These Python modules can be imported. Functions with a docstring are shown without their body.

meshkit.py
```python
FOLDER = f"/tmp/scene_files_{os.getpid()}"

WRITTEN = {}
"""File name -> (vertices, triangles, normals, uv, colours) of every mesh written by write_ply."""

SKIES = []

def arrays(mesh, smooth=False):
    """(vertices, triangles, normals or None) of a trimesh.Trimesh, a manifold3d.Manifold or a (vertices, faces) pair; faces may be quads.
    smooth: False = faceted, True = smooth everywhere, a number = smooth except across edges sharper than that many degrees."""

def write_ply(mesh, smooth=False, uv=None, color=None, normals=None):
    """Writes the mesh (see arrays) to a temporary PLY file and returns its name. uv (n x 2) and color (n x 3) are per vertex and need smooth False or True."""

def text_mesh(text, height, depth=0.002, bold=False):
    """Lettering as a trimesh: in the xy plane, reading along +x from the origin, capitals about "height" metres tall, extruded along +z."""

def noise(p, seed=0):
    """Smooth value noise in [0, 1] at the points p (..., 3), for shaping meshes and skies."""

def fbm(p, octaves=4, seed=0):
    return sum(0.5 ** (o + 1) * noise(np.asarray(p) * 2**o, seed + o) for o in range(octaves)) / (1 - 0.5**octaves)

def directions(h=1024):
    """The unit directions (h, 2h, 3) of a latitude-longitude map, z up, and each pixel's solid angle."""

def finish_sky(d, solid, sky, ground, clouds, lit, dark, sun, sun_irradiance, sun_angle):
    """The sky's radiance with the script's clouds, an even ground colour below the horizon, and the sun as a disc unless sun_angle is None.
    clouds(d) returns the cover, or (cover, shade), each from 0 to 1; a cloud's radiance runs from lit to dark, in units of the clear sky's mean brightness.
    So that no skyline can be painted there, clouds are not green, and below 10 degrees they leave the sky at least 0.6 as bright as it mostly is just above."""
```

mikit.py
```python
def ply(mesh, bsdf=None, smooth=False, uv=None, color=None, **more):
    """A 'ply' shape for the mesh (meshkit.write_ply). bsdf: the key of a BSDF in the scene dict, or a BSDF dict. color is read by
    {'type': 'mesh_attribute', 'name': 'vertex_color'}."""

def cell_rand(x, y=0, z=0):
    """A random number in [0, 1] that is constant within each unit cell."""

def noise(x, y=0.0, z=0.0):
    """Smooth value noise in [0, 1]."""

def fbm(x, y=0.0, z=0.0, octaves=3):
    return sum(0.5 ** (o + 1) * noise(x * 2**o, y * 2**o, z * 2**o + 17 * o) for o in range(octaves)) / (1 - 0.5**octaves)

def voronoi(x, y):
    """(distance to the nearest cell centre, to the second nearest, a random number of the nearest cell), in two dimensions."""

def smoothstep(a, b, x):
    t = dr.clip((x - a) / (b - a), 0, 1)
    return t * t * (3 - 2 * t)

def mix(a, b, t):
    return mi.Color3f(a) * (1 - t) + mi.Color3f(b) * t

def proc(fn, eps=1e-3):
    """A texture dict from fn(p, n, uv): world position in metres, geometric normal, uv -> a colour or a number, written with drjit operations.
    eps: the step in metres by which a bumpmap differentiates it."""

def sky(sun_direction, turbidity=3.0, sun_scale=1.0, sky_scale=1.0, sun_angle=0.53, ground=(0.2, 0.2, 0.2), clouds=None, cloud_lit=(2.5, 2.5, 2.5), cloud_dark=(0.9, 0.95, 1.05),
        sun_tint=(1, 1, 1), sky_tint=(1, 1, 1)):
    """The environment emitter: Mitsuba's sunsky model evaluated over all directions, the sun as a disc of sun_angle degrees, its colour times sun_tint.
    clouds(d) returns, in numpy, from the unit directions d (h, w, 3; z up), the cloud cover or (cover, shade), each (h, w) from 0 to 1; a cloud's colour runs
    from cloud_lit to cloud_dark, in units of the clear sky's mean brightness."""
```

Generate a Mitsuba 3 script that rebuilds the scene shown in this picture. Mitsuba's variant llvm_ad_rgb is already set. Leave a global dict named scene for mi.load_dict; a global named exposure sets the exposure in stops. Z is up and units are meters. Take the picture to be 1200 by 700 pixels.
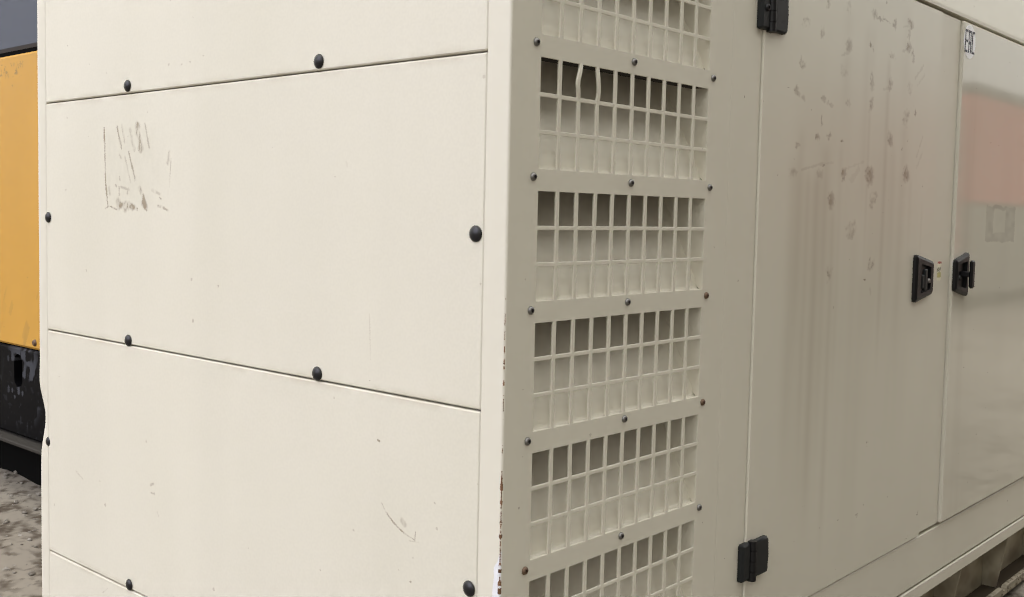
import math, random
import numpy as np, trimesh, manifold3d as m3, shapely
from shapely.geometry import Polygon, box as sbox
import drjit as dr, mitsuba as mi, mikit, meshkit
from mikit import proc, noise, fbm, smoothstep, mix, cell_rand
T4 = mi.ScalarTransform4f
random.seed(7); rng = np.random.default_rng(7)
# Everything is laid out in units of S metres; the camera stands at z = 0 of that layout, the ground ZG below it.
S, ZG = 0.75, 1.56
scene, labels = {'type': 'scene'}, {}

# ---------------------------------------------------------------- camera, sky, exposure
R0 = np.array([[0.6708366, -0.74133545, 0.02000006], [-0.03541174, -0.05895872, -0.99763213], [0.74075925, 0.66853992, -0.06580364]])
EYE = np.array([-1.49942, -1.32353, ZG]) * S
M = np.eye(4); M[:3, 0] = -R0[0]; M[:3, 1] = -R0[1]; M[:3, 2] = R0[2]; M[:3, 3] = EYE
scene['camera'] = {'type': 'perspective', 'to_world': T4(M.tolist()), 'fov': 51.24, 'fov_axis': 'x', 'near_clip': 0.02, 'far_clip': 2000.0,
                   'principal_point_offset_x': 0.01745, 'principal_point_offset_y': 0.023}
scene['sky'] = mikit.sky((-0.84, 0.26, 0.52), turbidity=3, sun_scale=0.1, sun_angle=50, clouds=lambda d: (1.0, 1.0 - d[..., 2]), cloud_lit=(3.7, 3.65, 3.45), cloud_dark=(1.1, 1.07, 1.0), ground=(0.14, 0.13, 0.11), sun_tint=(0.82, 1.02, 2.0))
exposure = 3.2

# ---------------------------------------------------------------- helpers
def W(mesh):
    """layout units -> metres"""
    if hasattr(mesh, 'to_mesh'):
        a = mesh.to_mesh(); mesh = trimesh.Trimesh(np.array(a.vert_properties[:, :3]), np.array(a.tri_verts), process=False)
    mesh = mesh.copy(); mesh.apply_translation([0, 0, ZG]); mesh.apply_scale(S)
    return mesh

def numbered(key):
    if key not in scene: return key
    k = 1
    while f'{key}_{k:03d}' in scene: k += 1
    return f'{key}_{k:03d}'

def part(parent, name, mesh, mat, smooth=False, label=None, **more):
    key = numbered(parent + '__' + name if parent else name)
    scene[key] = mikit.ply(W(mesh), mat, smooth=smooth, **more)
    if label: labels[key] = {'label': label}
    return key

def hull(points): return trimesh.convex.convex_hull(np.asarray(points, float))

def bx(x0, x1, y0, y1, z0, z1, b=0.0):
    """a box with chamfered edges"""
    lo, hi = np.array([min(x0, x1), min(y0, y1), min(z0, z1)]), np.array([max(x0, x1), max(y0, y1), max(z0, z1)])
    b = min(b, 0.45 * (hi - lo).min())
    if b <= 0:
        m = trimesh.creation.box(hi - lo); m.apply_translation((hi + lo) / 2); return m
    pts = []
    for c in np.ndindex(2, 2, 2):
        p = np.where(c, hi, lo); s = np.where(c, -1, 1)
        for k in range(3):
            q = p + s * b; q[k] = p[k]; pts.append(q)
    return hull(pts)

def mf(t):
    return m3.Manifold(m3.Mesh(np.asarray(t.vertices, np.float32), np.asarray(t.faces, np.uint32)))

def cat(*ms): return trimesh.util.concatenate(list(ms))

def revolve(profile, n=24):
    return trimesh.creation.revolve(np.array(profile, float), sections=n)

def facing(mesh, axis):
    """turns a mesh whose +z is its outward direction so that it points along -x (front face) or -y (side face); its x becomes the horizontal, its y becomes z"""
    m = np.eye(4)
    m[:3, :3] = np.array([[0, 0, -1], [-1, 0, 0], [0, 1, 0]]) if axis == 'x' else np.array([[1, 0, 0], [0, 0, -1], [0, 1, 0]])
    mesh = mesh.copy(); mesh.apply_transform(m); return mesh

def moved(mesh, x, y, z):
    mesh = mesh.copy(); mesh.apply_translation([x, y, z]); return mesh

def slab(poly, y0, y1, b=0.0):
    """a polygon in (x, z) of the side face, from depth y0 (outside) to y1 (inside); b chamfers the outer edge"""
    polys = []
    if b > 0:
        inner = poly.buffer(-b, join_style=2)
        a = trimesh.creation.extrude_polygon(poly, (y1 - y0) - b, engine='earcut')
        return a, inner
    a = trimesh.creation.extrude_polygon(poly, y1 - y0, engine='earcut')
    return moved(facing(a, 'y'), 0, y1, 0)

def lofted(poly, y1, y0, inset):
    """convex polygon plate whose outer face at y0 is inset: bevelled plate (hull)"""
    o = np.array(poly.exterior.coords)[:-1]; i = np.array(poly.buffer(-inset, join_style=1).exterior.coords)[:-1]
    mid = y0 + 0.35 * (y1 - y0)
    return hull([(x, y1, z) for x, z in o] + [(x, mid, z) for x, z in o] + [(x, y0, z) for x, z in i])

# ---------------------------------------------------------------- materials
def q_of(p): return p.x / S, p.y / S, p.z / S - ZG

def seg_cover(a, b, segs, rough):
    out = mi.Float(0)
    for x0, y0, x1, y1, w, s in segs:
        dx, dy = x1 - x0, y1 - y0; L = max(dx * dx + dy * dy, 1e-9)
        t = dr.clip(((a - x0) * dx + (b - y0) * dy) / L, 0, 1)
        d = dr.sqrt(dr.square(a - x0 - t * dx) + dr.square(b - y0 - t * dy))
        out = dr.maximum(out, s * (1 - smoothstep(w * 0.5, w * 1.7, d + (rough - 0.5) * w * 1.8)))
    return out

SEGS_FRONT = [[1.5143, 0.2199, 1.5097, 0.1349, 0.0015, 0.8], [1.5097, 0.1349, 1.5067, 0.064, 0.0015, 0.6], [1.5067, 0.064, 1.4947, 0.002, 0.0015, 0.75], [1.5099, -0.0049, 1.4875, 0.002, 0.0013, 0.7], [1.4875, 0.002, 1.4437, -0.0072, 0.0013, 0.6], [1.4349, 0.0069, 1.4006, 0.0007, 0.0056, 0.7], [1.3836, 0.003, 1.35, -0.0009, 0.0043, 0.75], [1.3433, -0.0052, 1.3367, -0.0059, 0.0019, 0.9], [1.3046, 0.0165, 1.2924, 0.0039, 0.0038, 0.7], [1.3249, 0.0526, 1.294, 0.0124, 0.0026, 0.6], [1.4422, 0.2205, 1.4185, 0.1591, 0.0017, 0.6], [1.4147, 0.2229, 1.4013, 0.1759, 0.0019, 0.5], [1.3699, 0.2091, 1.351, 0.1552, 0.0026, 0.3], [1.3366, 0.2206, 1.3163, 0.1585, 0.0047, 0.62], [1.295, 0.221, 1.2742, 0.1595, 0.0017, 0.4], [1.3803, 0.1486, 1.3455, 0.074, 0.0017, 0.55], [1.3998, 0.137, 1.3706, 0.0677, 0.0015, 0.25], [1.4301, 0.0833, 1.4276, 0.0724, 0.0011, 0.4], [1.4329, 0.055, 1.4304, 0.0332, 0.0015, 0.5], [1.4217, 0.055, 1.3791, 0.0462, 0.0017, 0.35], [1.3833, 0.0506, 1.3876, 0.0376, 0.0017, 0.35], [1.4872, 0.0551, 1.4829, 0.0352, 0.0019, 0.35], [1.174, 0.1405, 1.1817, 0.116, 0.0026, 0.3], [1.1664, 0.128, 1.174, 0.0544, 0.0011, 0.28], [1.2284, 0.0045, 1.2128, 0.0026, 0.0019, 0.5], [1.2128, 0.0026, 1.1817, -0.0066, 0.0013, 0.45], [1.2601, 0.0462, 1.2205, 0.0358, 0.0017, 0.28], [1.2206, 0.0254, 1.2159, 0.0229, 0.0013, 0.6], [1.2965, -0.0004, 1.2884, -0.0066, 0.0015, 0.5], [1.452, 0.0603, 1.4467, 0.0576, 0.0015, 0.4], [1.4298, 0.142, 1.4212, 0.1353, 0.0019, 0.25], [0.3374, -0.6153, 0.325, -0.6312, 0.0013, 0.5], [0.325, -0.6312, 0.3035, -0.6468, 0.0015, 0.55], [0.3035, -0.6468, 0.2822, -0.6586, 0.0015, 0.5], [0.2822, -0.6586, 0.2639, -0.6655, 0.0015, 0.55], [0.2639, -0.6655, 0.2381, -0.6715, 0.0013, 0.5], [0.2748, -0.639, 0.2669, -0.6463, 0.0042, 0.3], [0.2334, -0.6552, 0.2355, -0.6736, 0.0015, 0.4], [0.2508, -0.677, 0.2229, -0.6743, 0.0015, 0.25], [0.3843, -0.2161, 0.3798, -0.3141, 0.0013, 0.16], [1.6907, -0.7865, 1.6437, -0.8062, 0.0013, 0.2], [1.2706, -0.7504, 1.2531, -0.7437, 0.0025, 0.45], [1.2663, -0.7708, 1.2488, -0.7709, 0.0019, 0.4], [1.2358, -0.8174, 1.2272, -0.8296, 0.0011, 0.2], [1.5348, -1.1174, 1.5049, -1.0972, 0.0013, 0.3], [0.3521, -0.4823, 0.3481, -0.4835, 0.0023, 0.7], [1.1153, 0.3651, 1.1193, 0.3632, 0.0023, 0.5], [1.0798, 0.3687, 1.0759, 0.3684, 0.0019, 0.3], [1.0202, 0.3786, 1.0145, 0.3781, 0.0019, 0.4], [1.4984, 0.3715, 1.4984, 0.3704, 0.0019, 0.5], [1.5469, -0.7909, 1.5454, -0.7906, 0.0017, 0.5], [1.0492, -0.824, 1.0481, -0.8237, 0.0017, 0.4], [0.5418, -0.8087, 0.54, -0.8092, 0.0019, 0.5], [0.2464, -0.7624, 0.2451, -0.762, 0.0019, 0.6], [0.2398, -0.7104, 0.2386, -0.7101, 0.0019, 0.5], [0.1803, -0.5823, 0.179, -0.5838, 0.0019, 0.45], [0.4288, -0.6931, 0.4259, -0.6934, 0.0019, 0.3], [1.7951, -0.5159, 1.7923, -0.5156, 0.0017, 0.5], [0.973, 0.3093, 0.9693, 0.3084, 0.0023, 0.6], [0.4651, 0.1061, 0.4622, 0.0969, 0.0029, 0.1], [1.8797, -0.9006, 1.8786, -0.9004, 0.0017, 0.5]]
BLOBS = [[1.1706, 0.5201, 0.0207, 0.0093, 0.5, 1], [1.2809, 0.507, 0.0135, 0.0127, 0.5, 0], [1.3049, 0.597, 0.0105, 0.0125, 0.5, 0], [1.4383, 0.6086, 0.0169, 0.0211, 0.4, 1], [1.4439, 0.4936, 0.0192, 0.0177, 0.55, 0], [1.61, 0.608, 0.0158, 0.0122, 0.6, 0], [1.6483, 0.5987, 0.0311, 0.0049, 0.55, 0], [1.6983, 0.606, 0.019, 0.0049, 0.55, 0], [1.7572, 0.6031, 0.0144, 0.0126, 0.6, 0], [1.884, 0.6226, 0.0235, 0.013, 0.85, 0], [1.8783, 0.5822, 0.0138, 0.0287, 0.45, 0], [1.8792, 0.5453, 0.0207, 0.0131, 0.75, 0], [1.9169, 0.5234, 0.0126, 0.0158, 0.65, 0], [1.5945, 0.5215, 0.0091, 0.0088, 0.8, 0], [1.6143, 0.5092, 0.0061, 0.0099, 0.4, 0], [1.7544, 0.5114, 0.0261, 0.0107, 0.55, 1], [1.1571, 0.4179, 0.0147, 0.0144, 0.5, 1], [1.417, 0.4223, 0.0223, 0.0166, 0.25, 1], [1.612, 0.414, 0.0122, 0.0248, 0.5, 0], [1.7478, 0.423, 0.0124, 0.0204, 0.6, 0], [1.9036, 0.4284, 0.0167, 0.0198, 0.45, 1], [1.1371, 0.3355, 0.0165, 0.0124, 0.55, 0], [1.1703, 0.3207, 0.0118, 0.0101, 0.4, 0], [1.2997, 0.3349, 0.0105, 0.0092, 0.5, 0], [1.0836, 0.3435, 0.0047, 0.003, 0.9, 0], [1.6962, 0.6599, 0.0063, 0.004, 0.8, 0], [1.6099, 0.3462, 0.0159, 0.0199, 0.55, 0], [1.951, 0.3591, 0.0078, 0.0108, 0.85, 0], [1.8842, 0.3251, 0.0208, 0.0212, 0.45, 1], [1.3325, 0.3263, 0.0242, 0.0047, 0.35, 0], [1.4484, 0.3318, 0.0136, 0.0119, 0.35, 1], [1.2892, 0.2759, 0.0068, 0.0115, 0.45, 0], [1.2751, 0.2284, 0.0104, 0.0115, 0.65, 0], [1.3357, 0.2336, 0.0134, 0.0084, 0.6, 0], [1.1534, 0.1989, 0.0088, 0.0085, 0.5, 0], [1.4299, 0.2291, 0.0057, 0.003, 0.9, 0], [1.7665, 0.2559, 0.0198, 0.0234, 0.65, 0], [1.14, 0.125, 0.0185, 0.0157, 0.5, 0], [1.289, 0.1313, 0.02, 0.0117, 0.3, 0], [1.4506, 0.1332, 0.0125, 0.0158, 0.75, 0], [1.6226, 0.1364, 0.0248, 0.0253, 0.8, 0], [1.9013, 0.1496, 0.0253, 0.0242, 0.75, 0], [1.3737, 0.0582, 0.0198, 0.0228, 0.7, 0], [1.6611, 0.0674, 0.0227, 0.0179, 0.5, 1], [1.3106, 0.1564, 0.0138, 0.003, 0.8, 0], [1.5061, -0.0206, 0.0354, 0.0199, 0.4, 1], [1.5195, -0.038, 0.0119, 0.0075, 0.4, 0], [1.3732, -0.1441, 0.021, 0.0206, 0.7, 1], [1.6563, -0.1258, 0.0228, 0.0168, 0.6, 1], [1.6424, -0.1126, 0.01, 0.0052, 0.5, 0], [1.6208, -0.1738, 0.0062, 0.0036, 1, 0], [1.7282, 0.0377, 0.0059, 0.003, 0.7, 0], [1.8615, 0.2221, 0.0062, 0.003, 0.6, 0], [1.9126, 0.2627, 0.0063, 0.0032, 0.6, 0], [1.6653, -0.2116, 0.0095, 0.0104, 0.25, 0], [1.6884, -0.6767, 0.0065, 0.003, 0.6, 0], [1.6292, -0.8962, 0.0064, 0.003, 0.6, 0], [1.3772, -0.8848, 0.0051, 0.003, 0.6, 0], [2.1436, -0.9852, 0.0071, 0.003, 0.5, 0], [1.2181, -0.8805, 0.0037, 0.003, 0.5, 0], [1.2788, -0.8034, 0.0032, 0.003, 0.4, 0], [2.0459, -1.0533, 0.0091, 0.0036, 0.6, 0]]
STREAKS = [[1.1366, 0.0244, 0.1654, -0.7064, 0.34], [1.1741, 0.0198, 0.2466, -0.377, 0.3], [1.2231, 0.0127, 0.1446, -0.6232, 0.22], [1.2795, 0.0183, 0.1495, -0.8329, 0.36], [1.3313, 0.0215, 0.2227, -0.641, 0.35], [1.299, 0.0239, 0.2253, 0.1741, 0.45], [1.3858, 0.0166, 0.0465, -0.9575, 0.4], [1.4243, 0.0141, 0.2287, -0.5524, 0.22], [1.4338, 0.0225, 0.4816, 0.3151, 0.3], [1.4379, 0.0281, 0.6133, 0.3645, 0.22], [1.536, 0.03, -0.0255, -0.9912, 0.15], [1.5756, 0.0241, 0.5857, 0.0259, 0.32], [1.6074, 0.0079, 0.3409, -0.1025, 0.3], [1.6192, 0.0183, 0.5796, 0.3316, 0.2], [1.735, 0.0129, 0.509, -0.4303, 0.36], [1.7983, 0.0234, 0.2395, -0.1864, 0.22], [1.6969, 0.0516, 0.2076, -0.4238, 0.12], [1.8648, 0.0343, 0.6671, 0.3267, 0.28], [1.8773, 0.0277, 0.3246, -0.4414, 0.34], [1.9453, 0.0143, 0.1669, -0.1075, 0.2], [1.2494, 0.0787, 0.1366, -0.9273, 0.28], [1.5971, 0.0246, -0.1526, -1.0025, 0.16], [2.0535, 0.0074, 0.0599, -0.1943, 0.2]]
SEGS_DOOR = [[1.1835, 0.136, 1.3051, 0.1578, 0.0028, 0.35], [1.3051, 0.1578, 1.3749, 0.1635, 0.0024, 0.2], [1.4324, 0.1445, 1.5756, 0.1759, 0.0032, 0.2], [1.4924, 0.1176, 1.5418, 0.1543, 0.008, 0.2], [1.946, 0.4596, 2.0129, 0.5077, 0.004, 0.3], [1.9699, 0.4405, 2.0239, 0.4789, 0.0032, 0.2], [1.9835, 0.2098, 2.0335, 0.2816, 0.0032, 0.25], [1.9943, 0.1801, 2.0329, 0.2262, 0.004, 0.2], [1.8309, 0.6045, 1.8915, 0.6184, 0.0032, 0.35], [1.8393, 0.5323, 1.8864, 0.5435, 0.0032, 0.4], [1.4016, 0.4657, 1.4398, 0.4775, 0.004, 0.4], [1.7016, 0.4003, 1.746, 0.4099, 0.004, 0.3], [1.966, 0.7095, 1.9677, 0.7071, 0.0032, 0.2]]
PAINT = (0.604, 0.582, 0.498)
def specks(a, b, scale, rate, seed):
    ca, cb = dr.floor(a * scale), dr.floor(b * scale)
    r = cell_rand(ca, cb, seed)
    d = dr.sqrt(dr.square(a * scale - ca - 0.2 - 0.6 * cell_rand(ca, cb, seed + 1)) + dr.square(b * scale - cb - 0.2 - 0.6 * cell_rand(ca, cb, seed + 2)))
    size = 0.012 + 0.05 * dr.square(cell_rand(ca, cb, seed + 3))
    return dr.select(r < rate, (1 - smoothstep(size * 0.6, size, d)) * (0.3 + 0.6 * cell_rand(ca, cb, seed + 4)), 0.0)

def paint_tone(a, b, k=0.0):
    """slight unevenness of the old paint: broad chalking and faint vertical wash marks"""
    broad = fbm(a * 1.7 + 3 + k, b * 1.3 + k, 1.5, octaves=3)
    wash = fbm(a * 9 + k, b * 0.8, 4.1, octaves=3)
    return 1.0 + 0.07 * (broad - 0.5) + 0.045 * (wash - 0.5)

DIRT = (0.25, 0.205, 0.145)
def front_color(p, n, uv):
    x, y, z = q_of(p)
    c = mi.Color3f(PAINT) * paint_tone(y, z)
    c = mix(c, mi.Color3f(0.57, 0.55, 0.46), 0.5 * smoothstep(0.5, 0.75, fbm(y * 2.5, z * 1.1, 7.7)))
    r1 = noise(y * 60, z * 45, 2.2) * 0.6 + noise(y * 160, z * 130, 5.2) * 0.4
    marks = seg_cover(y, z, [[a, b, c_, d, w * (1.9 if 1.15 < a < 1.53 and -.02 < b < .24 else 1.0), s] for a, b, c_, d, w, s in SEGS_FRONT], r1) * (0.22 + 1.0 * smoothstep(0.18, 0.66, noise(y * 105 + z * 12, z * 30, 9.0) * .65 + noise(y * 230, z * 120, 4.0) * .35))
    c = mix(c, DIRT, dr.clip(marks * 1.15, 0, 0.92))
    # the glue square is a touch greyer than the paint round it
    sq = smoothstep(1.15, 1.30, y) * (1 - smoothstep(1.500, 1.515, y)) * smoothstep(-0.012, 0.03, z) * (1 - smoothstep(0.205, 0.228, z))
    c = mix(c, mi.Color3f(0.46, 0.445, 0.36), 0.26 * sq * (0.05 + 1.1 * noise(y * 26 + z * 6, z * 12, 1.0) * noise(y * 70, z * 50, 2.0) + 0.2))
    # dust and grime caught along the seams
    for zs in (0.3074, -0.3794, -1.0681):
        d = dr.abs(z - zs)
        c = mix(c, (0.40, 0.35, 0.26), (1 - smoothstep(0.002, 0.022, d)) * 0.30 * smoothstep(.3, .75, fbm(y * 14, z * 20, 6.0)))
    c = c * (1 + 0.035 * (noise(y * 260, z * 260, 1.0) - 0.5))
    sp = specks(y, z, 9.0, 0.13, 11)
    c = mix(c, (0.22, 0.17, 0.11), sp * 0.7)
    return c

def side_base(x, z, k):
    c = mi.Color3f(PAINT) * paint_tone(x, z, k)
    sp = specks(x, z, 11.0, 0.10, 31)
    return mix(c, (0.20, 0.15, 0.10), sp * 0.75)

def corner_color(p, n, uv):
    x, y, z = q_of(p)
    c = mi.Color3f(PAINT) * paint_tone(x + y, z, 2.0)
    c = mix(c, (0.20, 0.15, 0.10), specks(x - y, z, 10.0, 0.10, 51) * 0.7)
    # chipped, rusting folded corner: worse towards the bottom
    low = smoothstep(-0.05, -0.75, z)
    e = dr.maximum(x, y)
    chip = noise(z * 90, e * 30, 3.0) * 0.5 + noise(z * 240, e * 90, 6.0) * 0.5
    reach = 0.0023 + 0.0006 * low + 0.0028 * low * smoothstep(0.55, 0.8, noise(z * 75, 2.0, 8.0))
    rust = (1 - smoothstep(reach * 0.7, reach * 1.1, e)) * smoothstep(0.515 - 0.04 * low, 0.56 - 0.04 * low, chip * 0.68 + 0.32 * noise(z * 9, 1.0, 1.0)) * smoothstep(-0.09, -0.14, z)
    rc = mix((0.06, 0.03, 0.015), (0.24, 0.12, 0.06), noise(z * 120, e * 200, 2.0))
    # primer showing pale and bluish where the paint flaked off the front strip
    pe = 0.019 + 0.012 * (noise(z * 40, y * 60, 4.0) - 0.5) - 0.35 * dr.maximum(z + 0.70, 0)
    prim = dr.select((x < 0.004) & (z < -0.62) & (z > -1.1), 1 - smoothstep(pe - 0.0015, pe, y), 0.0)
    c = mix(c, (0.66, 0.67, 0.70), prim)
    return mix(c, rc, rust)

def door_color(p, n, uv):
    x, y, z = q_of(p)
    c = side_base(x, z, 5.0)
    w1, w2 = noise(x * 22, z * 26, 3.0) - 0.5, noise(x * 22 + 9, z * 26 + 5, 8.0) - 0.5
    fine = noise(x * 120, z * 140, 2.0)
    bx_, bz_ = x + 0.020 * w1 + 0.015 * (fine - 0.5), z + 0.018 * w2 + 0.012 * (noise(x * 110 + 3, z * 120, 4.0) - 0.5)
    blob = mi.Float(0)
    for u, v, a, b, s, ring in BLOBS:
        d = dr.sqrt(dr.square((bx_ - u) / a) + dr.square((bz_ - v) / b))
        body = 1 - smoothstep(0.45, 1.45, d)
        if ring: body = body * (0.42 + 0.58 * smoothstep(0.25, 0.8, d)) * smoothstep(0.18, 0.85, noise(x * 48 + u * 50, z * 62, 6.0) * .6 + noise(x * 110 + u * 50, z * 130, 6.0) * .4) * 1.5
        blob = dr.maximum(blob, s * body * (0.55 + 0.6 * fine))
    run = mi.Float(0)
    xs = x + 0.004 * (noise(z * 6, x * 3, 1.0) - 0.5)
    for u, h, t, b, s in STREAKS:
        edge = 1 - smoothstep(h * -0.3, h * 2.1, dr.abs(xs - u))
        run = run + s * edge * smoothstep(t + 0.02, t - 0.05, z) * smoothstep(b - 0.12, b + 0.25, z)
    run = run * (0.7 + 0.5 * fbm(x * 24, z * 1.6, 3.3, octaves=2))
    seg = seg_cover(x, z, SEGS_DOOR, fine)
    haze = smoothstep(1.05, 1.25, x) * (1 - smoothstep(1.9, 2.1, x)) * smoothstep(-0.9, -0.3, z) * (1 - smoothstep(0.2, 0.6, z)) * fbm(x * 7, z * 0.9, 2.0)
    c = mix(c, mi.Color3f(0.325, 0.28, 0.205), dr.clip(run * 0.50 + haze * 0.30, 0, 0.7))
    return mix(c, DIRT, dr.clip(dr.maximum(blob * 1.0, seg * 0.6), 0, 0.92))

def gloss_door_color(p, n, uv):
    x, y, z = q_of(p)
    c = side_base(x, z, 9.0)
    # square of old label glue
    wob = 0.012 * (noise(x * 30, z * 30, 1.0) - 0.5)
    xx, zz = x + wob, z + wob
    def rect(a0, a1, b0, b1): return smoothstep(a0 - .004, a0 + .004, xx) * (1 - smoothstep(a1 - .004, a1 + .004, xx)) * smoothstep(b0 - .003, b0 + .003, zz) * (1 - smoothstep(b1 - .003, b1 + .003, zz))
    slant = 0.22 * (0.07 - z)
    ring = rect(2.67, 3.02, -0.066, 0.07) * (1 - 0.75 * rect(2.76, 2.90, -0.03, 0.055))
    c = mix(c, mi.Color3f(0.30, 0.27, 0.22), 0.38 * ring * (0.55 + 0.6 * noise(x * 25, z * 50, 3.0)))
    wash = smoothstep(2.40, 2.46, x) * (1 - smoothstep(2.46, 2.6, x)) * fbm(x * 30, z * 2, 1.0)
    return mix(c, mi.Color3f(0.33, 0.28, 0.21), 0.14 * wash)

def plain_color(p, n, uv):
    x, y, z = q_of(p)
    return side_base(x - y, z, 13.0)

def base_color(p, n, uv):
    x, y, z = q_of(p)
    d = fbm(x * 9, y * 20, z * 12)
    c = mix((0.36, 0.325, 0.24), (0.22, 0.185, 0.13), smoothstep(0.3, 0.8, d))
    low = smoothstep(-1.44, -1.56, z)
    return mix(c, (0.09, 0.07, 0.045), low * 0.6 * noise(x * 14, y * 30, z * 20))

def skid_color(p, n, uv):
    x, y, z = q_of(p)
    c = mi.Color3f(0.27, 0.24, 0.18) * (0.85 + 0.3 * noise(x * 20, z * 60, 1.0))
    return mix(c, (0.07, 0.05, 0.035), 0.8 * smoothstep(0.56, 0.72, noise(x * 34, z * 50, 3.0) * .5 + noise(x * 120, z * 130, 5.0) * .5))

def wave(p, n, uv):
    """sheet-metal waviness"""
    x, y, z = q_of(p)
    return 0.6 * noise(x * 2.3 + y * 2.1, z * 1.9, 3.0) + 0.25 * noise(x * 5 + y * 5.0, z * 4.0, 6.0)

def principled(color, rough=0.4, spec=0.5, bump=None, **more):
    c = {'type': 'rgb', 'value': list(color)} if isinstance(color, (tuple, list)) else proc(color)
    b = {'type': 'principled', 'base_color': c, 'roughness': rough, 'specular': spec, **more}
    if bump: b = {'type': 'bumpmap', 'arbitrary': proc(bump[0], eps=bump[2] if len(bump) > 2 else 0.004), 'scale': bump[1], 'bsdf': b}
    return {'type': 'twosided', 'bsdf': b}

scene['paint_front'] = principled(front_color, 0.34, bump=(wave, 0.0018, 0.02))
scene['paint_corner'] = principled(corner_color, 0.40)
scene['paint_door'] = principled(door_color, 0.30, bump=(wave, 0.0012, 0.02))
scene['paint_gloss'] = principled(gloss_door_color, 0.06, 0.46, bump=(wave, 0.00012, 0.02))
scene['paint_plain'] = principled(plain_color, 0.38)
scene['grime'] = principled((0.045, 0.035, 0.024), 0.9, 0.1)
scene['skid_paint'] = principled(skid_color, 0.6, 0.3)
scene['paint_base'] = principled(base_color, 0.55)
scene['foam'] = principled((0.035, 0.033, 0.03), 0.9, 0.1)
scene['inner_paint'] = principled((0.625, 0.598, 0.51), 0.45)
scene['black_plastic'] = principled((0.007, 0.007, 0.008), 0.42, 0.3)
scene['dark_plastic'] = principled((0.011, 0.013, 0.014), 0.5, 0.3)
scene['black_rubber'] = principled((0.008, 0.008, 0.010), 0.28, 0.4)
scene['void_black'] = principled((0.004, 0.004, 0.004), 0.8, 0.03)
scene['screw_steel'] = principled((0.19, 0.185, 0.18), 0.34, metallic=0.9)
scene['screw_rust'] = principled((0.14, 0.09, 0.06), 0.5, metallic=0.5)
scene['socket_dark'] = principled((0.02, 0.02, 0.02), 0.5)
scene['chrome'] = principled((0.62, 0.62, 0.62), 0.22, metallic=1.0)

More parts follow.
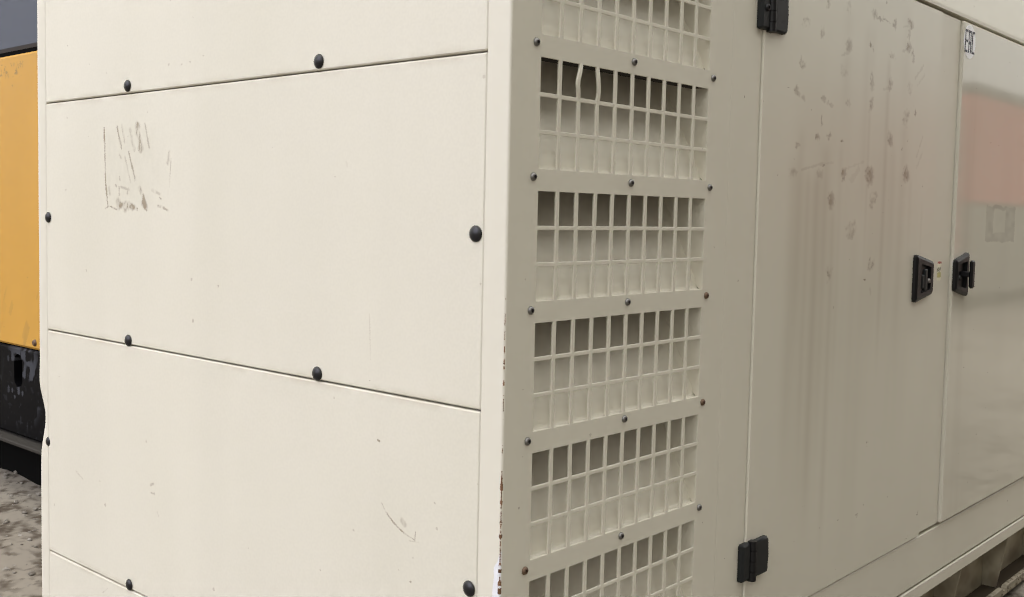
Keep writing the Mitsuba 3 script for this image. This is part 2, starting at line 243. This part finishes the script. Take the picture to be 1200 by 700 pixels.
def ground_color(p, n, uv):
    a = fbm(p.x * 5, p.y * 5, 1.0); b = noise(p.x * 60, p.y * 60, 3.0); c = fbm(p.x * 0.6, p.y * 0.6, 5.0)
    return mix((0.22, 0.198, 0.165), (0.07, 0.056, 0.042), smoothstep(0.42, 0.72, 0.3 * a + 0.2 * b + 0.2 * c + 0.35 * noise(p.x * 26, p.y * 19, 8.0)))
scene['ground_soil'] = principled(ground_color, 0.9, 0.2)
def stone_color(p, n, uv):
    return mix((0.29, 0.27, 0.24), (0.13, 0.115, 0.097), noise(p.x * 23, p.y * 23, p.z * 23))
scene['stone'] = principled(stone_color, 0.85, 0.25)

# ---------------------------------------------------------------- ground
n = 240
t = np.sinh(np.linspace(-5.6, 5.6, n)) ; t = t / t.max() * 400
gx, gy = np.meshgrid(t + 1.5, t + 4.0, indexing='ij')
P = np.stack([gx, gy, 0 * gx], -1)
near = np.exp(-((gx - 1.5) ** 2 + (gy - 4) ** 2) / 400.0)
gz = (meshkit.fbm(P * 1.1, 4, seed=3) - 0.5) * 0.10 * near + (meshkit.fbm(P * 7.0, 3, seed=5) - 0.5) * 0.035 * near - 0.012
idx = np.arange(n * n).reshape(n, n)
F = np.stack([idx[:-1, :-1], idx[1:, :-1], idx[1:, 1:], idx[:-1, 1:]], -1).reshape(-1, 4)
gm = trimesh.Trimesh(np.stack([gx, gy, gz], -1).reshape(-1, 3), np.vstack([F[:, [0, 1, 2]], F[:, [0, 2, 3]]]), process=False)
scene['ground'] = mikit.ply(gm, 'ground_soil', smooth=True)
labels['ground'] = {'label': 'grey compacted dirt and gravel yard', 'kind': 'structure'}

# loose stones
def gh(x, y):
    p = np.array([x, y, 0.0]); w = math.exp(-((x - 1.5) ** 2 + (y - 4) ** 2) / 400.0)
    return float((meshkit.fbm(p * 1.1, 4, seed=3) - 0.5) * 0.10 * w + (meshkit.fbm(p * 7.0, 3, seed=5) - 0.5) * 0.035 * w - 0.012)
rocks = []
base = trimesh.creation.icosphere(subdivisions=1)
def add_rock(x, y, r):
    v = base.vertices * (1 + 0.5 * (rng.random((len(base.vertices), 1)) - 0.5)) * (r * np.array([1, rng.uniform(.7, 1.1), rng.uniform(.45, .75)]))
    a = rng.uniform(0, 6.28); c, s = math.cos(a), math.sin(a)
    v = v @ np.array([[c, s, 0], [-s, c, 0], [0, 0, 1]])
    rocks.append(trimesh.Trimesh(v + [x, y, gh(x, y) + r * 0.12], base.faces, process=False))
for k in range(4200):      # yard to the left and behind
    add_rock(rng.uniform(-1.2, 1.6), rng.uniform(1.6, 5.5), 0.003 + 0.012 * rng.random() ** 4)
for k in range(1600):      # along the skirt of the cabinet
    add_rock(rng.uniform(-0.6, 4.5), rng.uniform(-2.0, 0.1), 0.003 + 0.012 * rng.random() ** 4)
scene['gravel'] = mikit.ply(cat(*rocks), 'stone', smooth=False)
labels['gravel'] = {'label': 'loose small stones strewn over the dirt yard', 'category': 'gravel', 'kind': 'stuff'}

# ---------------------------------------------------------------- generator cabinet
G = 'generator_cabinet'
labels[G] = {'label': 'large beige steel generator cabinet with louvred corner, hinged doors and black latches', 'category': 'generator'}
TOP, BOT, SILL = 0.7075, -1.0725, -1.2518
LEN, WID = 4.0, 1.9286

# rows of louvre openings
PITCH = 0.2563
GL, GR = 0.0884, 0.7023
rows = [(0.3031 - PITCH * (k - 1), 0.0890 - PITCH * (k - 1)) for k in range(0, 7)]   # (top, bottom)
NCOL, NROW = 10, 3

# one folded sheet: louvred side panel with the front corner strip
side_poly = sbox(0.0, SILL + 0.002, 0.8035, TOP - 0.003)
for zt, zb in rows: side_poly = side_poly.difference(sbox(GL, zb, GR, zt))
TH = 0.005
def plate_of(poly, th):
    rings = [np.asarray(poly.exterior.coords)[:-1]] + [np.asarray(i.coords)[:-1] for i in poly.interiors]
    return m3.Manifold.extrude(m3.CrossSection(rings, m3.FillRule.EvenOdd), th)
sheet = plate_of(side_poly, TH).rotate([90, 0, 0]).translate([0, TH, 0])
strip = bx(0, TH, 0, 0.0572, SILL + 0.002, TOP)
lip = bx(0, 0.022, 0.0532, 0.0572, SILL + 0.002, TOP)
fold = sheet + mf(strip) + mf(lip)
# round the folded corner
r = 0.006
cutter = bx(-0.01, r, -0.01, r, SILL - 1, TOP + 1)
cyl = trimesh.creation.cylinder(radius=r, height=6, sections=48); cyl.apply_translation([r, r, 0])
fold = fold - (mf(cutter) - mf(cyl))
LP = part(G, 'corner_panel', fold, 'paint_corner', label='beige folded corner panel with rows of louvre openings and rust along its edge')

bw, bh = 0.0108, 0.0082
for ri, (zt, zb) in enumerate(rows):
    ch = (zt - zb) / NROW; cw = (GR - GL) / NCOL
    for k in range(1, NROW):
        z = zb + ch * k
        part(LP, 'horizontal_bar', bx(GL - 0.002, GR + 0.002, 0.0006, TH - 0.0006, z - bh / 2, z + bh / 2, 0.0008), 'paint_plain')
    for c in range(1, NCOL):
        u = GL + cw * c
        zs = np.linspace(zb - 0.002, zt + 0.002, 40)
        off = np.full_like(zs, 0.0) + 0.0008 * math.sin(c * 7.3 + ri * 3.1) * np.sin((zs - zb) / (zt - zb) * math.pi)
        out = np.zeros_like(zs)
        if ri == 1 and c == 2:      # bent outwards to the left in the top cell
            s = np.clip((zs - (zt - ch)) / ch, 0, 1); off += np.interp(s, [0, .1, .42, .55, .9, 1], [0, -.002, -.0085, -.0075, .003, .005]); out -= 0.004 * np.sin(s * math.pi)
        if ri == 1 and c == 3:
            s = np.clip((zs - (zt - ch)) / ch, 0, 1); off += np.interp(s, [0, .15, .35, .6, 1], [0, .002, .003, .0005, -.002]); out -= 0.002 * np.sin(s * math.pi)
        if ri == 2 and c == 3: off += 0.004 * np.clip((zs - zb) / (zt - zb), 0, 1) - 0.002
        ring = np.array([(-bw / 2, 0.0012), (-bw / 2 + .0008, 0.0003), (bw / 2 - .0008, 0.0003), (bw / 2, 0.0012), (bw / 2, TH - .0008), (-bw / 2, TH - .0008)])
        V = np.concatenate([np.column_stack([u + o + ring[:, 0], ring[:, 1] + oo, np.full(6, z)]) for z, o, oo in zip(zs, off, out)])
        Fq = []
        for i in range(len(zs) - 1):
            for j in range(6):
                a, b = i * 6 + j, i * 6 + (j + 1) % 6
                Fq += [(a, b, b + 6), (a, b + 6, a + 6)]
        Fq += [(0, j + 1, j) for j in range(1, 5)] + [((len(zs) - 1) * 6, (len(zs) - 1) * 6 + j, (len(zs) - 1) * 6 + j + 1) for j in range(1, 5)]
        part(LP, 'vertical_bar', trimesh.Trimesh(V, Fq, process=False), 'paint_plain')
    # sloping scoop plate behind the opening: bottom edge at the opening, rising inwards
    D, rise = 0.165, 0.310
    za = zb - 0.0005
    prof = [(TH + .0003, 0.0), (.0125, .0008), (.0162, .0035), (.0188, .0100), (.0220, .0264), (.0757, .1330), (D, rise)]
    npf = len(prof); V = []
    for du in (GL - .004, GR + .004):
        V += [(du, d, za + h) for d, h in prof] + [(du, d + .002, za + h - .005) for d, h in prof]
    Fq, w2 = [], 2 * npf
    for j in range(npf - 1):
        Fq += [(j, w2 + j + 1, w2 + j), (j, j + 1, w2 + j + 1), (npf + j, w2 + npf + j, w2 + npf + j + 1), (npf + j, w2 + npf + j + 1, npf + j + 1)]
    Fq += [(0, w2, npf), (npf, w2, w2 + npf), (npf - 1, w2 - 1, 2 * w2 - 1), (npf - 1, 2 * w2 - 1, w2 + npf - 1)]
    pl = trimesh.Trimesh(V, Fq, process=False)
    LO = part(G, 'louvre_plate', pl, 'inner_paint', smooth=40)
    part(LO, 'top_flange', bx(GL - .003, GR + .003, TH + .0004, .046, zt + .002, zt + .0045), 'foam')
    part(LO, 'foam_lining', hull([(u, y, z) for u in (GL - .0035, GR + .0005) for y, z in [(.026, za + .022), (.030, za + .018), (D + .001, za + rise - .009), (D + .004, za + rise - .016)]]), 'foam')
    for u in (GL - .004, GR + .001):
        tri = [(TH + .0005, za - .003), (.021, za + .012), (D, za + rise - .008), (D, zt + rise + .02), (TH + .0005, zt + .012)]
        hv = [(u, a, b) for a, b in tri] + [(u + .003, a, b) for a, b in tri]
        part(LO, 'end_plate', hull(hv), 'inner_paint')

# dome-head screws in the bands between the rows
def screw_meshes():
    R = 0.0083
    head = revolve([(0.0036, 0.0020), (0.0036, 0.0062), (0.0050, 0.0056), (0.0066, 0.0044), (0.0078, 0.0026), (R, 0.0010), (R, -0.001)], 20)
    sock = revolve([(0, 0.0022), (0.0037, 0.0022)], 6)
    return head, sock
hd, sk = screw_meshes()
for k in range(-1, 6):
    zw = 0.3286 - PITCH * 0.9985 * k
    for i, (u, dz) in enumerate([(0.0732, 0), (0.3965, 0.0005), (0.7202, 0.0005)]):
        if zw > TOP - .03: continue
        ang = rng.uniform(0, 360)
        mat = 'screw_rust' if (k == 4 and i == 0) or (i == 2 and k in (2, 3)) else 'screw_steel'
        tilt = trimesh.transformations.rotation_matrix(math.radians(ang), [0, 0, 1])
        h1 = hd.copy(); h1.apply_transform(tilt); s1 = sk.copy(); s1.apply_transform(tilt)
        part(LP, 'screw', moved(facing(h1, 'y'), u + rng.normal(0, .0006), 0, zw + dz + rng.normal(0, .0006)), mat, smooth=40)
        part(LP, 'screw_socket', moved(facing(s1, 'y'), u, 0, zw + dz), 'socket_dark')

# frame strip between the louvred panel and the first door
part(G, 'door_frame', bx(0.8041, 0.9478, 0.0004, 0.02, SILL + 0.002, TOP - 0.003, 0.0014), 'paint_plain')
# doors
D1 = part(G, 'door', bx(0.9510, 2.1660, -0.0045, 0.022, BOT, TOP - 0.0065, 0.003), 'paint_door', label='beige hinged door with brown smudges and drip streaks')
PIL = part(G, 'pillar', bx(2.1672, 2.3440, -0.0008, 0.022, BOT + 0.008, TOP - 0.0075, 0.0016), 'paint_plain')
D2 = part(G, 'door', bx(2.3505, 3.742, -0.0125, 0.022, BOT + 0.008, TOP - 0.0085, 0.0045), 'paint_gloss', label='glossier beige door with round white sticker')
part(G, 'end_pillar', bx(3.7465, LEN, 0.0, 0.022, BOT, TOP - 0.006, 0.0035), 'paint_plain')
part(G, 'lower_rail', bx(0.9485, LEN, 0.0010, 0.022, SILL + 0.004, BOT - 0.0055, 0.003), 'paint_plain')
# backing of the door gaps
part(G, 'inner_frame', cat(bx(0.81, LEN - .01, 0.026, 0.05, SILL, TOP + .01), bx(0.024, 0.03, 0.03, WID - .03, SILL, TOP + .01)), 'inner_paint')
# canopy above the doors, leaning slightly inwards
CZ, CI = 1.0, 0.045
def canopy():
    lo, hi = TOP + 0.0045, CZ
    b = [(0.000, -0.006), (LEN, -0.006), (LEN, WID), (0.000, WID)]
    t = [(0.02, CI), (LEN - .02, CI), (LEN - .02, WID - CI), (0.02, WID - CI)]
    return hull([(x, y, lo) for x, y in b] + [(x, y, lo + .012) for x, y in b] + [(x, y, hi) for x, y in t] + [(x + (.02 if x < 1 else -.02), y + (.02 if y < 1 else -.02), hi + .012) for x, y in t])
part(G, 'roof', canopy(), 'paint_plain')
# far walls and floor close the cabinet
part(G, 'rear_wall', bx(0.03, LEN, WID - 0.02, WID - 0.001, SILL, TOP), 'paint_plain')
part(G, 'end_wall', bx(LEN - 0.02, LEN - 0.001, 0.03, WID - 0.03, SILL, TOP), 'paint_plain')
part(G, 'floor', bx(0.03, LEN - 0.03, 0.03, WID - 0.03, SILL - 0.002, SILL + 0.012), 'inner_paint')
part(G, 'engine_bulkhead', bx(0.80, 0.81, 0.05, WID - .03, SILL + .02, TOP - .01), 'void_black')
part(G, 'duct_wall', bx(0.04, 0.80, 0.30, 0.31, SILL + .02, TOP - .01), 'void_black')

# front panels with their black knobs
seams = [TOP, 0.3074, -0.3794, -1.0681, SILL + 0.002]
PL, PR = 1.8683, 0.0599
FP = []
for i in range(4):
    z1, z0 = seams[i] - (0.0022 if i else 0.002), seams[i + 1] + 0.0022
    lab = [None, 'front panel with a grey square of glue residue', 'front panel with a thin curved scratch', None][i]
    FP.append(part(G, 'front_panel', bx(0.0, 0.018, PR - 0.0008, PL - 0.0008, z0, z1, 0.0026), 'paint_front', label=lab))
KN = revolve([(0, 0.0085), (0.004, 0.0082), (0.008, 0.0073), (0.0115, 0.0059), (0.0145, 0.0038), (0.0162, 0.0016), (0.0160, 0.0001), (0.011, 0.0), (0.011, -0.004)], 28)
for i, y, z in [(0, 1.383, .328), (0, .561, .328), (1, 1.854, -.036), (1, .079, -.038), (1, 1.382, -.367), (1, .557, -.364), (2, 1.865, -.727), (2, .079, -.734), (2, 1.380, -1.054), (2, .557, -1.053)]:
    k = facing(KN, 'x')
    k.apply_transform(trimesh.transformations.rotation_matrix(math.radians(rng.uniform(-5, 5)), [0, 0, 1]))
    part(FP[i], 'knob', moved(k, 0.0042 if (y, z) == (1.865, -.727) else -0.0006, 1.869 if (y, z) == (1.865, -.727) else y, z), 'black_rubber', smooth=50)

# left edge strip, dented low down
zs = np.linspace(SILL + .002, TOP, 240); ys = np.array([PL + 0.0012, PL + .003, PL + .0045, PL + .02, PL + .04, WID - .006, WID - .002, WID])
xs = np.array([.0035, .0015, .0005, 0, 0, .0012, .0035, .008])
def dent(z):
    g = math.exp(-((z + 0.66) / 0.075) ** 2); h = math.exp(-((z + .55) / .045) ** 2)
    return 0.014 * g - 0.003 * h, 0.0050 * g + 0.002 * float(1 / (1 + math.exp((z + .62) / .03)))
V = []
for z in zs:
    dx, dy = dent(z)
    for y, x in zip(ys, xs):
        w = (y - ys[0]) / (WID - ys[0]); w = w * w * (3 - 2 * w)
        V.append((x + dx * w, y - dy * w, z))
    V.append((0.03, WID - dy, z)); V.append((0.03, PL + .0012, z))
NR = len(ys) + 2
Fq = []
for i in range(len(zs) - 1):
    for j in range(NR):
        a, b = i * NR + j, i * NR + (j + 1) % NR
        Fq += [(a, b + NR, b), (a, a + NR, b + NR)]
em = trimesh.Trimesh(V, Fq, process=False); em.fix_normals()
part(G, 'edge_strip', em, 'paint_plain', smooth=35, label='beige edge strip with a dent low down')

# hinges: two leaves and a three-knuckle barrel
def hinge(parent, u, z, screw_hole):
    a, b = -0.030, -0.0005
    h = 0.0495
    left = Polygon([(-.0525, -h + .004), (-.048, -h), (-.012, -h), (-.012, h), (-.048, h), (-.0525, h - .004)])
    right = Polygon([(.012, -h), (.074, -h), (.080, -h + .006), (.0835, 0), (.080, h - .006), (.074, h), (.012, h)])
    ms = [moved(lofted(left.buffer(-.004).buffer(.004), b, -0.016, .006), u, 0, z), moved(lofted(right.buffer(-.004).buffer(.004), b, -0.018, .005), u, 0, z)]
    k = part(parent, 'hinge', cat(*ms), 'dark_plastic', smooth=25)
    kn = []
    for z0, z1 in [(-h - .004, -.030), (-.0285, -.002), (-.0005, .0255), (.027, h + .002)]:
        c = trimesh.creation.cylinder(radius=.0125, height=z1 - z0, sections=20); kn.append(moved(c, u, -0.012, z + (z0 + z1) / 2))
    part(parent, 'hinge_barrel', cat(*kn), 'black_plastic', smooth=40)
    if screw_hole:
        part(parent, 'hinge_screw', moved(facing(revolve([(0, .002), (.004, .002), (.004, .006), (.008, .005), (.0095, .001), (.0095, -.001)], 18), 'y'), u - .030, -0.0155, z + .003), 'black_plastic', smooth=40)
hinge(D1, 0.9705, 0.5225, True); hinge(D1, 0.9705, -0.880, False)

# paddle latches
def latch(parent, cx, cz, wide_left, open_lever, yo=0.0):
    def part(parent, name, mesh, mat, _p=globals()['part'], **kw): return _p(parent, name, moved(mesh if not hasattr(mesh, 'to_mesh') else trimesh.Trimesh(np.array(mesh.to_mesh().vert_properties[:, :3]), np.array(mesh.to_mesh().tri_verts), process=False), 0, yo, 0), mat, **kw)
    s = 1 if wide_left else -1
    out = Polygon([(-.0785 * s, .080), (-.0785 * s, -.080), (.0785 * s, -.055), (.0785 * s, .053)])
    out = shapely.make_valid(out).buffer(-.012).buffer(.012, quad_segs=4)
    if open_lever: out = shapely.affinity.scale(out, .84, 1.0)
    plate = lofted(out, -0.001, -0.016, 0.010)
    pocket = Polygon([(-.040 * s, .048), (-.040 * s, -.050), (.048 * s, -.038), (.048 * s, .036)]).buffer(-.006).buffer(.006, quad_segs=3)
    pk = trimesh.creation.extrude_polygon(pocket, .05, engine='earcut'); pk = moved(facing(pk, 'y'), 0, -0.004, 0)
    body = mf(moved(plate, cx, 0, cz)) - mf(moved(pk, cx, 0, cz))
    part(parent, 'latch', body, 'black_plastic', smooth=25)
    if open_lever:
        bits = [bx(cx + .000, cx + .020, -.034, -.003, cz - .008, cz + .012, .003), bx(cx + .002, cx + .032, -.046, -.033, cz - .048, cz + .052, .006)]
        part(parent, 'latch_lever', cat(*bits), 'black_plastic', label='black lever standing open')
    else:
        part(parent, 'latch_lever', cat(bx(cx - .034 * s, cx + .012 * s, -.019, -.009, cz - .034, cz + .012, .003), bx(cx - .016 * s, cx + .006 * s, -.021, -.009, cz - .040, cz + .030, .003)), 'dark_plastic')
    lk = revolve([(0, .006), (.003, .006), (.0075, .0055), (.009, .002), (.009, -.002)], 18)
    part(parent, 'lock', moved(facing(lk, 'y'), cx + .034 * s, -.012, cz - .010), 'screw_steel' if not open_lever else 'dark_plastic', smooth=40)
latch(D1, 2.076, -0.182, True, False, -0.0035)
latch(D2, 2.412, -0.180, False, True, -0.0115)

# round sticker with its lettering, and the small coloured label between the latches
scene['sticker_white'] = principled((0.84, 0.86, 0.90), 0.4)
scene['sticker_ink'] = principled((0.035, 0.04, 0.06), 0.5)
disc = trimesh.creation.cylinder(radius=.0585, height=.0008, sections=40)
part(D2, 'round_sticker', moved(facing(disc, 'y'), 2.404, -.0131, .6335), 'sticker_white')
def letters():
    h, w, t, g = .078, .0270, .0078, .0075
    L = []
    def r(x0, x1, z0, z1): L.append(sbox(x0, z0, x1, z1))
    x = -(3 * w + 2 * g) / 2
    r(x, x + t, 0, h); r(x, x + w, 0, t); r(x, x + w, h - t, h); r(x, x + w, h / 2 - t / 2, h / 2 + t / 2)             # E
    x += w + g; r(x, x + t, 0, h); r(x + w - t, x + w, 0, h); r(x, x + w, h - t, h); r(x, x + w, h / 2 - t, h / 2)     # A
    x += w + g; r(x, x + t, 0, h); r(x, x + w, 0, t); r(x, x + w, h - t, h)                                            # C
    u = shapely.union_all(L)
    return cat(*[trimesh.creation.extrude_polygon(g_, .0006, engine='earcut') for g_ in getattr(u, 'geoms', [u])])
part(D2, 'sticker_lettering', moved(facing(letters(), 'y'), 2.404, -.0136, .6335 - .039), 'sticker_ink')
def tag_color(p, n, uv):
    x, y, z = q_of(p)
    c = mi.Color3f(0.72, 0.70, 0.56)
    c = dr.select(z > -.1385, mi.Color3f(0.36, 0.10, 0.08), c)
    c = dr.select((z < -.150) & (z > -.165) & (noise(x * 300, z * 260) > .5), mi.Color3f(0.12, 0.11, 0.07), c)
    return dr.select((z < -.168) & (z > -.186), mix((0.60, 0.56, 0.25), (0.30, 0.28, 0.12), noise(x * 280, z * 260, 2.0)), c)
scene['tag_print'] = principled(tag_color, 0.5)
part(PIL, 'small_label', bx(2.230, 2.264, -.0016, .0006, -.196, -.131), 'tag_print')

# ---- base frame with triangular gussets
part(G, 'base_flange', cat(bx(0.0, LEN, 0.002, 0.112, -1.306, SILL - 0.004, 0.004), bx(0.0, 0.11, 0.113, WID, -1.306, SILL - .004, .007)), 'paint_plain')
BS = part(G, 'base_frame', cat(bx(0.0, LEN, 0.108, 0.116, -1.545, -1.307), bx(0.0, 0.008, 0.12, WID - .11, -1.55, -1.307), bx(0, LEN, WID - .02, WID - .01, -1.55, -1.26)), 'paint_base')
for k in range(-4, 3):
    u = 2.666 + 0.569 * k
    if u < 0.05 or u > LEN: continue
    hv = [(u + d, y, z) for d in (-.004, .004) for y, z in [(.010, -1.307), (.107, -1.307), (.107, -1.535), (.050, -1.535)]]
    part(BS, 'gusset', hull(hv), 'paint_base')
sk_ = mf(bx(0.0, LEN, 0.002, 0.022, -1.548, -1.508, .004))
for u in (2.98, 3.19, 3.62):
    c = trimesh.creation.cylinder(radius=.035, height=.08, sections=24); c.apply_transform(trimesh.transformations.rotation_matrix(math.pi / 2, [1, 0, 0]))
    sk_ = sk_ - mf(moved(c, u, .0, -1.492))
part(BS, 'skid_rail', sk_, 'skid_paint')
part(BS, 'bottom_plate', bx(0.0, LEN, 0.024, 0.107, -1.545, -1.538), 'grime')

# ---------------------------------------------------------------- yellow machine behind
def yellow_color(p, n, uv):
    x, y, z = q_of(p)
    c = mi.Color3f(0.495, 0.262, 0.034) * (1 + 0.10 * (fbm(y * 3, z * 2.0, 1.0) - 0.5))
    # remains of worn painted characters under the top edge, and scratches
    worn = smoothstep(.66, .69, z) * (1 - smoothstep(.735, .75, z)) * smoothstep(.60, .68, noise(y * 34, z * 26, 4.0) * .45 + noise(y * 110, z * 70, 7.0) * .55) * smoothstep(4.22, 4.26, y)
    sc = smoothstep(.78, .82, noise(y * 40 + z * 22, z * 9, 2.0)) * smoothstep(-.42, -.5, z) * noise(y * 20, z * 11, 3.0)
    c = mix(c, (0.16, 0.11, 0.04), dr.clip(worn * .6 + sc * .3, 0, .9))
    return mix(c, (0.2, 0.12, 0.04), specks(y, z, 7.0, 0.2, 71) * .7)
scene['paint_yellow'] = principled(yellow_color, 0.4)
scene['paint_grey'] = principled((0.07, 0.08, 0.107), 0.5, 0.3)
def scuffed(p, n, uv):
    x, y, z = q_of(p)
    near_slot = smoothstep(.27, .13, dr.sqrt(dr.square((y - 4.30) * 1.0) + dr.square((z + .93) * .9)))
    f = noise(y * 13 + z * 5, z * 9, 2.0) * .65 + noise(y * 40, z * 30, 5.0) * .35
    k = smoothstep(.56, .64, f) * near_slot * .8 + smoothstep(.85, .9, noise(y * 50, z * 50, 8.0)) * .12
    return mix((0.003, 0.003, 0.004), (0.075, 0.08, 0.095), dr.clip(k, 0, 1) * .8)
scene['paint_black_scuffed'] = principled(scuffed, 0.5, 0.05)
scene['dusty_dark'] = principled((0.035, 0.032, 0.028), 0.8, 0.2)
Y = 'yellow_machine'
labels[Y] = {'label': 'yellow machine with grey top and scuffed black base parked beyond the beige cabinet', 'category': 'machine'}
X0, XL = 1.0, 3.6
y0, y1 = 2.75, 5.9
part(Y, 'body', bx(X0, XL, y0, y1, -.752, .786, .012), 'paint_yellow')
part(Y, 'hood', bx(X0 + .004, XL, y0, y1, .806, 1.55, .02), 'paint_grey')
part(Y, 'seal', bx(X0 + .02, XL - .02, y0 + .02, y1 - .02, .780, .812), 'void_black')
bs = mf(bx(X0 + .006, XL, y0 + .006, y1, -1.235, -.760, .01))
slot = shapely.LineString([(4.352, -.925), (4.352, -.845)]).buffer(.05)
sm = trimesh.creation.extrude_polygon(slot, .2, engine='earcut'); sm = facing(sm, 'x'); 
sm.apply_transform(np.diag([1, -1, 1, 1]))
bs = bs - mf(moved(sm, X0 + .12, 0, 0))
part(Y, 'base', bs, 'paint_black_scuffed')
part(Y, 'bottom_flange', bx(X0 - .06, XL, y0, y1, -1.268, -1.246, .006), 'dusty_dark')
for xx in (X0 + .16, XL - .4): part(Y, 'skid', bx(xx, xx + .2, y0 + .05, y1 - .05, -1.60, -1.27), 'void_black')
bt = revolve([(0, .012), (.012, .011), (.017, .006), (.018, 0)], 14)
for yy in (4.137, 5.0): part(Y, 'bolt', moved(facing(bt, 'x'), X0, yy, -.714), 'screw_rust', smooth=40)

# ---------------------------------------------------------------- red truck across the yard (mirrored in the glossy door)
TR = 'red_truck'
labels[TR] = {'label': 'red box truck parked across the yard, mirrored in the glossy cabinet door', 'category': 'truck'}
scene['truck_red'] = principled((0.42, 0.055, 0.04), 0.45)
scene['truck_pale'] = principled((0.45, 0.20, 0.17), 0.45)
scene['truck_skirt'] = principled((0.16, 0.15, 0.125), 0.6)
scene['truck_dark'] = principled((0.06, 0.06, 0.065), 0.5)
scene['truck_glass'] = principled((0.03, 0.035, 0.04), 0.1)
scene['tyre'] = principled((0.02, 0.02, 0.02), 0.8)
ty, tx = -5.0, 17.6
part(TR, 'cargo_box', bx(tx, tx + 8.5, ty - 3.2, ty, .37, 2.25, .03), 'truck_red')
part(TR, 'roof_edge', bx(tx - .05, tx + 8.55, ty - 3.25, ty + .04, 2.25, 2.42, .02), 'truck_dark')
part(TR, 'chassis', bx(tx - 2.2, tx + 8.3, ty - 2.6, ty - .5, -.45, .36, .02), 'truck_dark')
part(TR, 'side_skirt', bx(tx + .1, tx + 8.2, ty - .12, ty - .06, -1.25, .35, .01), 'truck_skirt')
cab = hull([(tx - 2.4, ty - 3.0, -.5), (tx - .1, ty - 3.0, -.5), (tx - 2.4, ty - .1, -.5), (tx - .1, ty - .1, -.5), (tx - 2.4, ty - 3.0, .8), (tx - 2.4, ty - .1, .8), (tx - 2.1, ty - .25, 2.0), (tx - 2.1, ty - 2.85, 2.0), (tx - .1, ty - .15, 2.05), (tx - .1, ty - 2.95, 2.05)])
CB = part(TR, 'cab', cab, 'truck_pale')
part(CB, 'side_window', hull([(tx - 1.9, ty - .02, .85), (tx - .7, ty - .02, .85), (tx - .7, ty - .12, 1.75), (tx - 1.7, ty - .12, 1.75), (tx - 1.9, ty - .2, .85), (tx - .7, ty - .2, .85), (tx - .7, ty - .3, 1.75), (tx - 1.7, ty - .3, 1.75)]), 'truck_glass')
wh = trimesh.creation.cylinder(radius=.62, height=.4, sections=36); wh.apply_transform(trimesh.transformations.rotation_matrix(math.pi / 2, [1, 0, 0]))
rim = revolve([(0, .02), (.1, .02), (.15, .0), (.33, .0), (.36, .03), (.36, -.02)], 24)
for xx in (tx - 1.3, tx + 5.2, tx + 6.7):
    for yy in (ty - .35, ty - 2.85):
        w_ = part(TR, 'wheel', moved(wh, xx, yy, -.94), 'tyre', smooth=40)
    part(w_, 'rim', moved(facing(rim, 'y'), xx, ty - .14, -.94), 'truck_dark', smooth=40)

# ---------------------------------------------------------------- concrete wall along the other side of the passage
scene['concrete'] = principled(lambda p, n, uv: mix((0.11, 0.095, 0.072), (0.17, 0.148, 0.115), fbm(p.x * 1.5, p.z * 2.2, p.y)), 0.9, 0.2)
wl = 'concrete_wall'
labels[wl] = {'label': 'tall grey concrete panel wall along the passage facing the louvred side', 'category': 'wall'}
for k in range(4):
    part(wl, 'panel', bx(-1.4 + 2.3 * k, 0.88 + 2.3 * k, -3.75, -3.6, -1.6, 4.6, .01), 'concrete')
for k in range(5):
    part(wl, 'post', bx(-1.51 + 2.3 * k, -1.41 + 2.3 * k, -3.8, -3.55, -1.6, 4.65, .012), 'concrete')
